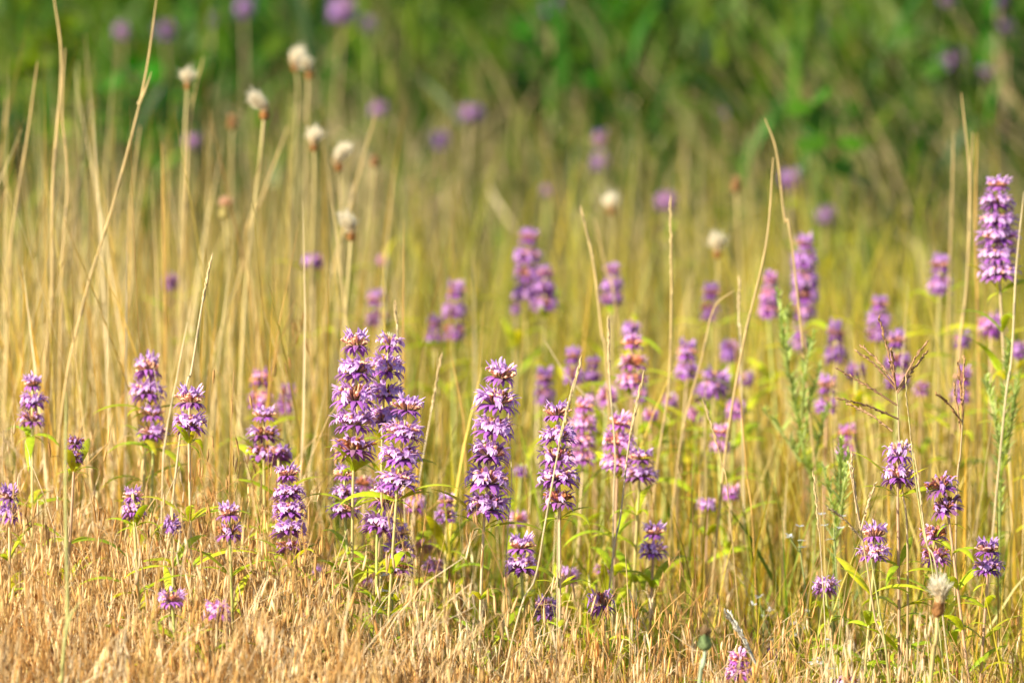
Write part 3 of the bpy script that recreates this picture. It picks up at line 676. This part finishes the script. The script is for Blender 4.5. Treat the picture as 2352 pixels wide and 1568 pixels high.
windmill(5.5, [(2056,880),(2057,884),(2058,895),(2060,900),(2062,902),(2060,930),(2064,962),(2050,990),(2057,890)],
         [(1978,794),(2018,728),(2046,804),(2128,784),(2128,808),(1922,846),(1924,914),(1944,926),(1968,806)],
         [(2057,880),(2062,935),(2065,1000),(2072,1120),(2085,1300)], 'windmill grass spreading nine spiky brown rays above the two tiered head')
windmill(5.45, [(1975,1200),(1978,1215),(1982,1240),(1968,1178)], [(1948,1058),(2010,1110),(1900,1166),(1954,1040)],
         [(1952,1075),(1970,1180),(1990,1290),(2010,1420),(2040,1560)], 'dry grass panicle with a curled side branch above the compact lilac head', 'panicle_grass', (.66, .52, .32))
windmill(5.6, [(2212,960),(2212,962),(2210,970),(2206,990)], [(2214,816),(2200,830),(2150,905),(2190,880)],
         [(2212,950),(2206,1040),(2196,1200)], 'slim brown two pronged grass head near the right edge', 'pronged_grass', (.5, .3, .14))
windmill(5.35, [(1740,1530),(1738,1528),(1735,1522),(1732,1520)], [(1672,1400),(1668,1412),(1664,1402),(1690,1430)],
         [(1712,1488),(1745,1530),(1790,1580)], 'silvery feather grass head leaning left at the bottom beside the thistle bud', 'feather_grass', (.66, .64, .58))


def weed(d, stems, label, seed, name='feathery_weed'):
    R = np.random.default_rng(seed)
    q = pix(*stems[0][-1], d); base = np.array([q[0], q[1], 0.])
    root = tag(empty(name, base), label, 'weed')
    for k, path in enumerate(stems):
        P = [pix(a, b, d + R.normal(0, .02)) for a, b in path]
        if k == 0: P.append(base)
        S = spline(P, 24); m = MB(); m.tubes(S[None], np.linspace(.0008, .002, 24), np.array([.40, .46, .15]), 5)
        n = int(np.linalg.norm(S[-1] - S[0]) / .0016); s = np.sort(R.random(n)) * 22.9; i = s.astype(int)
        p = S[i] + (S[i + 1] - S[i]) * (s - i)[:, None]; az = R.random(n) * 6.283
        L = R.uniform(.010, .022, n) * np.clip(.55 + s / 16, .5, 1.1)
        Q, sd = arcs(p, L, az, R.uniform(.35, .8, n), R.uniform(.2, .9, n), 5)
        m.ribbons(Q, np.array([.0007, .0012, .0012, .0008, .0001]), sd, (np.array([.40, .50, .15]) * R.uniform(.75, 1.25, (n, 1)))[:, None, :])
        m.build('leafy_stem', M_GREEN, root, origin=base)
    return root


weed(6.05, [[(1786,672),(1800,780),(1824,920),(1850,1060),(1870,1180)], [(1812,700),(1808,760),(1806,820)], [(1872,758),(1850,850),(1842,960)],
            [(1884,840),(1862,920),(1846,1010)], [(1752,940),(1800,1000),(1840,1060)], [(1905,930),(1880,1010),(1862,1100)]],
     'feathery pale green weed with branching upright sprays in front of blurred purple spikes', 3)
weed(5.75, [[(1932,1010),(1930,1080),(1926,1180),(1916,1300)], [(1950,1040),(1940,1110),(1930,1190)], [(1890,1070),(1910,1150),(1922,1230)]],
     'small green feathery weed left of the two tiered head under the windmill grass', 4)
weed(5.85, [[(2318,780),(2310,900),(2302,1050),(2296,1200)], [(2340,860),(2326,950),(2312,1040)], [(2262,860),(2284,960),(2300,1060)]],
     'bright green leafy weed under the biggest purple spike at the right edge', 8)


def wildflower_white(u, v, d, label, seed):
    R = np.random.default_rng(seed); T = pix(u, v, d); base = np.array([T[0] + R.normal(0, .02), T[1] + .01, 0.])
    root = tag(empty('white_wildflower', base), label, 'white wildflower', 'small white wildflower sprays')
    m = MB(); S = spline([base, base * .4 + T * .6 + np.array([.006, 0, 0]), T], 12); m.tubes(S[None], .0008, np.array([.3, .36, .14]), 4); m.build('stem', M_STEM, root, origin=base)
    for k in range(5):
        c = T + np.array([R.normal(0, .011), R.normal(0, .02), R.normal(0, .011)]); m = MB()
        a = np.arange(5) * 1.2566 + R.random(); dr = np.stack([np.cos(a), np.sin(a), np.full(5, R.uniform(-.2, .5)) + R.normal(0, .3, 5)], -1)
        P = np.stack([c + dr * .0008, c + dr * .0026, c + dr * .0045], 1)
        m.ribbons(P, np.array([.0005, .0018, .0009]), np.stack([-np.sin(a), np.cos(a), 0 * a], -1), np.array([.60, .63, .66]))
        m.tubes(spline([T - [0, 0, .012], c], 4)[None], .0004, np.array([.3, .36, .14]), 4)
        m.build('blossom', M_WHITE, root, origin=base)


for i, a in enumerate([(1755,1402,5.75,'spray of tiny white blossoms upper right of the green thistle bud'),
                       (1815,1440,5.8,'tiny white blossoms between the thistle bud and the compact lilac head'),
                       (1915,1212,5.65,'tiny white blossoms beside the dry grass panicle, highest of the white sprays'),
                       (1890,1505,5.4,'tiny white blossoms above the lilac head at the bottom edge'),
                       (1835,1240,5.7,'tiny white blossoms in yellow grass, above the faded purple head'),
                       (900,1345,5.55,'pale blossoms in the leaves below the central spikes')]): wildflower_white(*a, 40 + i)


def big_leaf_plant(d, spots, label, seed, size, name='broad_leaf_plant', col=(.055, .16, .004)):
    R = np.random.default_rng(seed); c = pix(*spots[0], d); base = np.array([c[0], c[1] + .05, 0.])
    root = tag(empty(name, base), label, 'green plant')
    for (u, v) in spots:
        p = pix(u, v, d) + np.array([0, R.normal(0, .04), 0]); m = MB()
        S = spline([base, base * .4 + p * .6 + np.array([R.normal(0, .02), 0, .03]), p], 10)
        m.tubes(S[None], .0015, np.array([.15, .22, .05]), 4); m.build('stem', M_STEM, root, origin=base)
        m = MB(); L = size * R.uniform(.8, 1.2)
        P, sd = arcs([p], L, -1.57 + R.normal(0, .8), R.uniform(1.7, 2.3), R.uniform(.2, .6), 8)
        m.ribbons(P, np.array([.12, .4, .52, .54, .48, .36, .2, .02]) * L, sd, np.array(col) * R.uniform(.8, 1.3), .15)
        m.build('leaf', M_LEAF, root, origin=base)


big_leaf_plant(8.0, [(1840,235),(1880,270),(1838,285),(1900,195),(1958,320),(1925,360),(1955,395),(1865,300)], 'broad leaved green plant in the blurred grass at upper right', 6, .038)
big_leaf_plant(9.4, [(2180,90),(2230,180),(2150,140),(2080,60)], 'second broad leaved green plant close to the upper right corner', 7, .035, col=(.05, .15, .006))


# ------------------------------------------------------------------ uncountable grass
def region(n, d0, d1, margin=.35, pw=1.0):
    """n random places on the ground between two distances, over the field of view plus a margin."""
    y = d0 + (d1 - d0) * rng.random(n) ** pw
    x = (rng.random(n) * 2 - 1) * (y * .092 + margin)
    return x, y


def uof(x, y):
    """Photograph column of a ground place."""
    return 1176 + x / (K * y)


STRAW = [(.62, .47, .22), (.66, .41, .06), (.58, .33, .045), (.74, .60, .36), (.36, .21, .06), (.56, .42, .08), (.68, .54, .28)]
OLIVE = [(.28, .23, .10), (.36, .28, .15), (.20, .19, .06), (.42, .34, .20), (.15, .17, .04), (.22, .15, .07)]
YGREEN = [(.40, .42, .025), (.29, .37, .02), (.50, .42, .03), (.18, .28, .012), (.47, .38, .035)]
GREEN = [(.022, .105, .003), (.03, .13, .003), (.06, .135, .004), (.012, .05, .003), (.085, .135, .005), (.016, .06, .004)]
BROME = [(.76, .55, .28), (.80, .61, .35), (.66, .42, .15), (.86, .71, .48), (.46, .25, .08), (.74, .50, .21), (.60, .37, .14)]


def blades(name, x, y, L, lean, bend, w, colr, root_col=None, mtl=None, Kk=6, label=None, az=None, z0=0.0):
    n = len(x); m = MB()
    base = np.stack([x, y, np.zeros(n) + z0], -1)
    P, S = arcs(base, L, rng.random(n) * 6.283 if az is None else az, lean, bend, Kk)
    a = rng.random(n) * 6.283; S2 = np.stack([np.cos(a), np.sin(a), 0 * a], -1)
    S = norm(S * .4 + S2 * .6)
    W = np.asarray(w)[:, None] * np.interp(np.linspace(0, 1, Kk), [0, .3, .75, 1], [.8, 1, .75, .08])[None, :]
    C = np.repeat(colr[:, None, :], Kk, 1)
    if root_col is not None:
        t = np.clip(np.linspace(0, 1, Kk) / .45, 0, 1)[None, :, None]; C = root_col[:, None, :] * (1 - t) + C * t
    m.ribbons(P, W, S, C)
    o = m.build(name, mtl or M_STRAW)
    return tag(o, label, 'grass', None, 'stuff')


# tall golden straw: thick on the left, thinner towards the right
n = 15000; x, y = region(n, 5.75, 9.3, .5, 1.0); u = uof(x, y)
cl = vnoise(x, y, .16, 1)
keep = rng.random(n) < np.interp(u, [0, 700, 1150, 1300, 1750, 2352], [1, .85, .38, .3, .5, .65]) * (.3 + 1.0 * cl) * np.where(y > 7.2, np.interp(u, [300, 1100], [.7, .15]), 1)
x, y, u = x[keep], y[keep], u[keep]; n = len(x)
hmax = np.interp(u, [-200, 300, 800, 1150, 1700, 2352], [.66, .64, .58, .46, .44, .48])
L = hmax * np.clip(rng.normal(.80, .2, n), .3, 1.22) * np.interp(y, [6.5, 9], [1, .66])
tone = vnoise(x, y, .4, 2)
c = pick(STRAW, n); ol = pick(OLIVE, n); k = np.clip((y - 6.4) / 1.4, 0, 1)[:, None] * .8; c = c * (1 - k) + ol * k
blades('tall_straw', x, y, L, np.abs(rng.normal(0, .09, n)), rng.normal(.1, .14, n), np.where(rng.random(n) < .14, rng.uniform(.0015, .0024, n), rng.uniform(.0005, .0013, n)), c, pick(YGREEN, n) * .6 + c * .4, M_STRAW, 7,
       'dense tall golden straw standing behind the brome')

# yellow green grass between the flowers
n = 20000; x, y = region(n, 5.3, 8.2, .4, .9); u = uof(x, y)
keep = rng.random(n) < np.interp(u, [-100, 800, 1000, 2352], [.30, .40, .65, .72]) * np.where(y < 5.9, np.interp(u, [700, 1100, 1400], [.25, .6, 1]), 1); x, y, u = x[keep], y[keep], u[keep]; n = len(x)
L = np.interp(y, [5.3, 6, 8.2], [.27, .34, .38]) * np.clip(rng.normal(.85, .25, n), .3, 1.4)
pz = np.clip(vnoise(x, y, .22, 5) + .4 * np.exp(-((u - 1120) / 260) ** 2) + np.where(u > 1700, .15, 0), 0, 1)[:, None]
c = pick(YGREEN, n) * pz + pick(STRAW, n) * (1 - pz)
blades('meadow_grass', x, y, L, np.abs(rng.normal(0, .16, n)), rng.normal(.25, .3, n), rng.uniform(.0010, .0024, n), c, pick(YGREEN, n), M_GREEN, 7,
       'yellow green meadow grass growing between the flowers')

# broad green blades low in the straw and the near right corner
n = 6500; x, y = region(n, 5.7, 8.0, .4); u = uof(x, y)
kp = rng.random(n) < np.interp(u, [0, 500, 1400], [1, 1, .35]) * np.clip((vnoise(x, y, .14, 61) - .35) * 3, .05, 1); x, y, u = x[kp], y[kp], u[kp]; n = len(x)
L = rng.uniform(.16, .40, n)
blades('green_grass', x, y, L, np.abs(rng.normal(0, .15, n)), rng.uniform(.1, .8, n), rng.uniform(.0025, .005, n), pick(GREEN, n) * .7 + pick(YGREEN, n) * .35, None, M_GREEN, 8, 'broad green grass blades low in the straw')

# olive and tan grass further back
n = 24000; x, y = region(n, 7.4, 14.5, .6, 1.0); u = uof(x, y)
keep = rng.random(n) < np.maximum(np.interp(y, [8, 9, 10, 14.5], [1, .6, .25, .06]), np.interp(y, [9, 10.6, 11.6], [.9, .75, 0]) * np.exp(-((u - 850) / 300) ** 4)) * np.interp(u, [0, 450, 800, 1200, 1700, 2352], [.25, .3, .8, .9, .8, .8]); x, y, u = x[keep], y[keep], u[keep]; n = len(x)
L = np.interp(y, [7.4, 8, 9.5, 14.5], [.36, .40, .36, .42]) * np.clip(rng.normal(.85, .22, n), .3, 1.3)
pz = np.clip(vnoise(x, y, .3, 9) * 2 - .6, 0, 1)[:, None]
c = pick(OLIVE, n, .3) * (1 - pz * .7) + pick(YGREEN, n) * .5 * pz * .7
rightish = np.clip((u - 1500) / 500, 0, 1)
az = np.where(rng.random(n) < .25 + .6 * rightish, math.pi + rng.normal(0, .6, n), rng.random(n) * 6.283)
blades('tan_grass', x, y, L, np.abs(rng.normal(0, .12, n)) + .35 * rightish * rng.random(n), rng.normal(.15, .25, n) + .35 * rightish, np.where(rng.random(n) < .12, rng.uniform(.003, .006, n), rng.uniform(.0010, .0026, n)), c, pick(OLIVE, n) * .8, M_STRAW, 6,
       'blurred olive and tan grass further back', az)

# lush green growth at the back
n = 46000; x, y = region(n, 8.0, 19.0, .9, .8); u = uof(x, y)
hz = vnoise(x, y, .38, 21); sp = vnoise(x, y, .8, 22)
dens = np.interp(y - np.interp(u, [450, 620, 1150, 1380], [-.7, .9, .9, 0]), [8.6, 9.4, 10.4], [.12, .55, 1]) * np.clip((hz - .2) * 2.0, .08, 1)
keep = rng.random(n) < dens; x, y, u, hz, sp = x[keep], y[keep], u[keep], hz[keep], sp[keep]; n = len(x)
H = (.28 + .42 * hz) * rng.uniform(.6, 1.1, n); z0 = H * rng.random(n) ** .8 * .9; L = rng.uniform(.05, .22, n)
c = pick(GREEN, n, .3); q = np.clip((sp - .5) * 2.5 + .7 * np.exp(-((u - 980) / 330) ** 4), 0, 1)[:, None]; c = c * (1 - q * .8) + pick([(.16, .26, .01), (.22, .28, .015), (.10, .2, .006)], n) * q * .6
blades('lush_green_growth', x, y, L, np.abs(rng.normal(.2, .5, n)), rng.uniform(.1, 1.6, n), rng.uniform(.004, .012, n), c, None, M_GREEN, 7, 'lush blurred green growth along the back of the meadow', None, z0)

# loose dry panicles and bits tangled in the grass further back
n = 16000; x, y = region(n, 7.6, 12.5, .6); u = uof(x, y); tg = vnoise(x, y, .35, 77)
keep = rng.random(n) < np.interp(y, [7.6, 8.4, 10, 12.5], [.25, .9, .6, .12]) * np.clip((tg - .2) * 1.6, .1, 1) * np.interp(u, [450, 800], [.25, 1]); x, y = x[keep], y[keep]; n = len(x)
blades('tangled_dry_grass', x, y, rng.uniform(.03, .14, n), rng.uniform(0, 1.4, n), rng.uniform(-.4, 1.2, n), rng.uniform(.0012, .0045, n), pick(OLIVE, n, .25) * 1.0, None, M_STRAW, 6,
       'tangled olive dry grass tops in the blurred distance', None, rng.uniform(.04, .34, n))

# long dry grass leaning over on the right, in front of the green
n = 5200; x, y = region(n, 8.6, 12.5, .5); u = uof(x, y); tuft = vnoise(x, y, .3, 31)
keep = rng.random(n) < np.interp(u, [900, 1400, 1700, 2400], [.03, .2, .7, .7]) * np.clip((tuft - .4) * 2.4, .03, 1); x, y, u = x[keep], y[keep], u[keep]; n = len(x)
blades('leaning_dry_grass', x, y, rng.uniform(.38, .68, n), rng.uniform(.1, .5, n), rng.uniform(.3, .9, n), rng.uniform(.0016, .0036, n), pick(OLIVE, n) * 1.25, pick(YGREEN, n) * .5, M_STRAW, 7,
       'long dry grass arching over in the blurred upper right', math.pi + rng.normal(0, .45, n))


def bush(u, d, wide, high, col, label, n=520, lf=.034):
    R = np.random.default_rng(int(u + d * 100)); x0 = (u - 1176) * K * d; base = np.array([x0, d, 0.])
    root = tag(empty('leafy_bush', base), label, 'bush', 'leafy bushes at the back of the meadow')
    ns = 14; a = R.random(ns) * 6.283; rr = np.sqrt(R.random(ns)) * wide
    tip = base + np.stack([np.cos(a) * rr, np.sin(a) * rr, high * (1 - .35 * (rr / wide) ** 2) * R.uniform(.7, 1.05, ns)], -1)
    S = np.stack([spline([base + (t - base) * [.2, .2, 0], base * .5 + t * .5 + R.normal(0, .02, 3), t], 9) for t in tip])
    m = MB(); m.tubes(S, np.linspace(.004, .0015, 9), np.array([.14, .15, .05]), 4); m.build('stem', M_STEM, root, origin=base)
    k = R.integers(0, ns, n); q = 2 + 6 * np.sqrt(R.random(n)); i = np.minimum(q.astype(int), 7)
    p = S[k, i] + (S[k, i + 1] - S[k, i]) * (q - i)[:, None] + R.normal(0, .012, (n, 3))
    L = lf * R.uniform(.6, 1.4, n)
    P, sd = arcs(p, L, R.random(n) * 6.283, R.uniform(.3, 1.6, n), R.uniform(.2, 1.0, n), 6)
    c = np.array(col) * R.uniform(.6, 1.4, (n, 1)) * np.array([1, 1, 1])
    m = MB(); m.ribbons(P, np.array([.1, .3, .36, .3, .18, .01])[None] * L[:, None], sd, c[:, None, :], .2); m.build('foliage', M_LEAF, root, origin=base)


VIV, DRK, LIM = (.03, .20, .002), (.013, .06, .003), (.14, .22, .004)
for b in [
 (330, 9.0, .14, .56, VIV, 'vivid green bush behind the long leaning straw at the top edge'),
 (70, 8.8, .16, .50, DRK, 'dark green bush in the upper left corner'),
 (200, 9.6, .16, .56, LIM, 'lime green bush between the two tallest straws'),
 (610, 11.2, .2, .50, VIV, 'bright green bush at the top edge left of the largest blurred violet head'),
 (960, 12.0, .26, .62, LIM, 'yellow green bush right of the largest blurred violet head at the top'),
 (1100, 11.0, .16, .36, LIM, 'low lime bush in the middle of the blurred green'),
 (1230, 10.8, .12, .42, DRK, 'dark green clump under the nearly black violet head'),
 (1370, 10.6, .24, .60, VIV, 'bright green bush right of the nearly black violet head'),
 (1600, 10.8, .22, .58, DRK, 'dark green bush above the bent straw at the top edge'),
 (1850, 10.8, .26, .62, VIV, 'mid green bush behind the broad leaved plant'),
 (2010, 9.6, .14, .40, DRK, 'dark green clump right of the broad leaved plant'),
 (2150, 11.0, .24, .62, DRK, 'dark green bush near the upper right corner'),
 (2310, 10.0, .18, .52, DRK, 'dark green bush at the right edge above the biggest spike'),
 (1690, 9.4, .13, .34, LIM, 'small olive lime bush left of the broad leaved plant'),
]: bush(*b)

# brome: nodding panicles of pale spikelets, thick in the left foreground
def brome(name, n, xr, d0, d1, hfun, label, ns=11, dens=None):
    y = d0 + (d1 - d0) * rng.random(n); x = xr[0] + (xr[1] - xr[0]) * rng.random(n)
    if dens is not None:
        kp = rng.random(n) < dens(uof(x, y), y); x, y = x[kp], y[kp]; n = len(x)
    u = uof(x, y); h = hfun(u, y) * np.clip(rng.normal(.9, .13, n), .5, 1.3)
    az = rng.random(n) * 6.283; base = np.stack([x, y, 0 * x], -1)
    P, S = arcs(base, h * 1.06, az, np.abs(rng.normal(0, .07, n)), rng.uniform(.3, 1.3, n), 12, 3.2)
    m = MB(); cc = pick(BROME, n)
    m.tubes(P, np.linspace(.0009, .0004, 12), (cc * .9)[:, None, :], 3)
    # spikelets hang in a loose cluster about the bent top
    N = n * ns; idx = np.repeat(np.arange(n), ns); s = rng.uniform(6.2, 10.99, N); i = s.astype(int)
    p = P[idx, i] + (P[idx, i + 1] - P[idx, i]) * (s - i)[:, None]
    a2 = az[idx] + rng.normal(0, 1.0, N)
    off = rng.uniform(.003, .022, N)[:, None] * np.stack([np.cos(a2), np.sin(a2), rng.normal(-.2, .6, N)], -1)
    q0 = p + off
    m.tubes(np.stack([p, p + off * .55 + np.array([0, 0, .003]), q0], 1), .00025, (cc[idx] * .9)[:, None, :], 3)
    ll = rng.uniform(.010, .021, N); up = rng.random(N) < .4
    dr = norm(np.stack([np.cos(a2) * .14 + rng.normal(0, .10, N), np.sin(a2) * .14 + rng.normal(0, .10, N), np.where(up, 1., -1.)], -1))
    t = np.array([0, .2, .5, .8, 1.0]); Q = q0[:, None, :] + dr[:, None, :] * (ll[:, None] * t[None, :])[..., None]
    C = (cc[idx] * rng.uniform(.75, 1.25, (N, 1)))[:, None, :] * np.array([.8, 1, 1.05, 1.05, 1.0])[None, :, None]
    m.tubes(Q, np.array([.0005, .0012, .0014, .0009, .0002])[None] * rng.uniform(.55, 1.1, (N, 1)), C, 4)
    # awns: three fine bristles
    for j in range(2):
        d2 = norm(dr + rng.normal(0, .16, (N, 3))); e0 = q0 + dr * (ll * (.6 + .3 * j))[:, None]; e1 = e0 + d2 * rng.uniform(.007, .017, (N, 1))
        m.ribbons(np.stack([e0, e1], 1), np.array([.0003, .0001]), norm(np.cross(d2, rng.normal(0, 1, (N, 3)))), (cc[idx] * 1.05)[:, None, :])
    o = m.build(name, M_SEED)
    return tag(o, label, 'grass', None, 'stuff')


def left_h(u, y):
    return np.interp(u, [-100, 300, 600, 900, 1200], [.335, .34, .33, .29, .28]) + (5.4 - y) * .05


brome('brome_grass', 8200, (-.72, .50), 4.95, 5.95, left_h, 'pale ripe brome grass filling the left foreground', 12,
      lambda u, y: np.maximum(np.interp(u, [0, 600, 780, 1050, 1300], [1, .95, .36, .12, .02]), np.where(y < 5.5, np.interp(u, [700, 900, 1400, 1750], [.7, .6, .5, .1]), 0)))
brome('sparse_brome_grass', 3300, (-.25, .85), 4.95, 5.9, lambda u, y: np.interp(u, [900, 1300, 1800, 2352], [.23, .23, .26, .25]) + (5.4 - y) * .04,
      'thin ripe brome mixed with green grass in the right foreground', 8, lambda u, y: np.interp(u, [800, 1200, 1700, 2352], [.6, .8, .6, .35]) * np.where((y > 5.3) & (u < 1450), .3, 1))
brome('nodding_brome', 420, (-.62, .15), 5.15, 5.9, lambda u, y: np.interp(u, [-100, 600, 1200], [.42, .42, .36]), 'taller nodding brome ears rising over the brome field', 15, lambda u, y: np.interp(u, [500, 850, 1100], [1, .35, .12]))
# dry leaf litter blades under the brome
n = 9000; y = 4.95 + 1.1 * rng.random(n); x = -.8 + 1.7 * rng.random(n)
kp = rng.random(n) < np.interp(uof(x, y), [600, 1100, 2352], [1, .5, .35]); x, y = x[kp], y[kp]; n = len(x)
blades('dry_undergrowth', x, y, rng.uniform(.1, .27, n), np.abs(rng.normal(0, .25, n)), rng.normal(.3, .5, n), rng.uniform(.0007, .0016, n), pick(BROME, n), pick(STRAW, n) * .7, M_STRAW, 6, 'dry thin stems under the brome')
# hair fine reddish twigs of a wiry panicle grass
n = 700; y = 5.1 + .9 * rng.random(n); x = rng.uniform(-.25, .75, n)
blades('wiry_grass', x, y, rng.uniform(.12, .40, n), rng.uniform(0, .6, n), rng.uniform(-.5, .7, n), rng.uniform(.0003, .0006, n), pick([(.42, .22, .1), (.5, .36, .16), (.3, .14, .06)], n), None, M_STRAW, 8,
       'hair fine reddish wiry grass between the flowers', None, rng.uniform(0, .12, n))
# wiry green herbs in the right foreground
n = 8000; y = 5.0 + .9 * rng.random(n); x = rng.uniform(-.25, .75, n)
blades('foreground_herbs', x, y, rng.uniform(.13, .31, n), np.abs(rng.normal(0, .25, n)), rng.uniform(.1, 1.2, n), rng.uniform(.0011, .0030, n), pick(YGREEN, n) * 1.0 + pick(GREEN, n) * .1, None, M_GREEN, 7, 'small green herbs between the foreground grasses')

# ------------------------------------------------------------------ ground, light, camera
g = MB(); s = np.linspace(-400, 400, 41); X, Y = np.meshgrid(s, s + 60); V = np.stack([X, Y, 0 * X], -1).reshape(-1, 3)
i = np.arange(40)[:, None] * 41 + np.arange(40)[None, :]
g.add(V, np.stack([i, i + 1, i + 42, i + 41], -1), np.array([.1, .08, .03])); go = g.build('ground', ground_mat()); tag(go, 'dry meadow soil under the grass', None, None, 'structure')

SUN_AZ, SUN_EL = math.radians(-124), math.radians(35)             # azimuth from +Y (the view), negative = left
w = bpy.data.worlds.new('World'); SC.world = w; w.use_nodes = True
nt = w.node_tree; bg = nt.nodes['Background']; sky = nt.nodes.new('ShaderNodeTexSky'); sky.sky_type = 'NISHITA'; sky.sun_disc = False
sky.sun_elevation = SUN_EL; sky.sun_rotation = SUN_AZ; nt.links.new(sky.outputs[0], bg.inputs[0]); bg.inputs[1].default_value = .075
sd = bpy.data.lights.new('sun', 'SUN'); sd.energy = 5.0; sd.angle = math.radians(.5); sd.color = (1.0, .90, .69)
so = bpy.data.objects.new('sun', sd); COL.objects.link(so)
to = Vector((math.sin(SUN_AZ) * math.cos(SUN_EL), math.cos(SUN_AZ) * math.cos(SUN_EL), math.sin(SUN_EL)))
so.rotation_mode = 'QUATERNION'; so.rotation_quaternion = to.to_track_quat('Z', 'Y'); so.location = to * 20

cd = bpy.data.cameras.new('camera'); co = bpy.data.objects.new('camera', cd); COL.objects.link(co); SC.camera = co
co.location = CAM; co.rotation_euler = (math.pi / 2 - PITCH, 0, 0); cd.lens = LENS; cd.sensor_width = 36; cd.clip_end = 2000; cd.clip_start = .1
cd.dof.use_dof = True; cd.dof.focus_distance = 5.48; cd.dof.aperture_fstop = 4.9

SC.render.engine = 'CYCLES'
SC.cycles.max_bounces = 7; SC.cycles.diffuse_bounces = 4; SC.cycles.glossy_bounces = 2; SC.cycles.transmission_bounces = 4
SC.cycles.use_denoising = True
SC.view_settings.view_transform = 'Standard'; SC.view_settings.look = 'None'; SC.view_settings.gamma = 1
SC.view_settings.exposure = 1.25
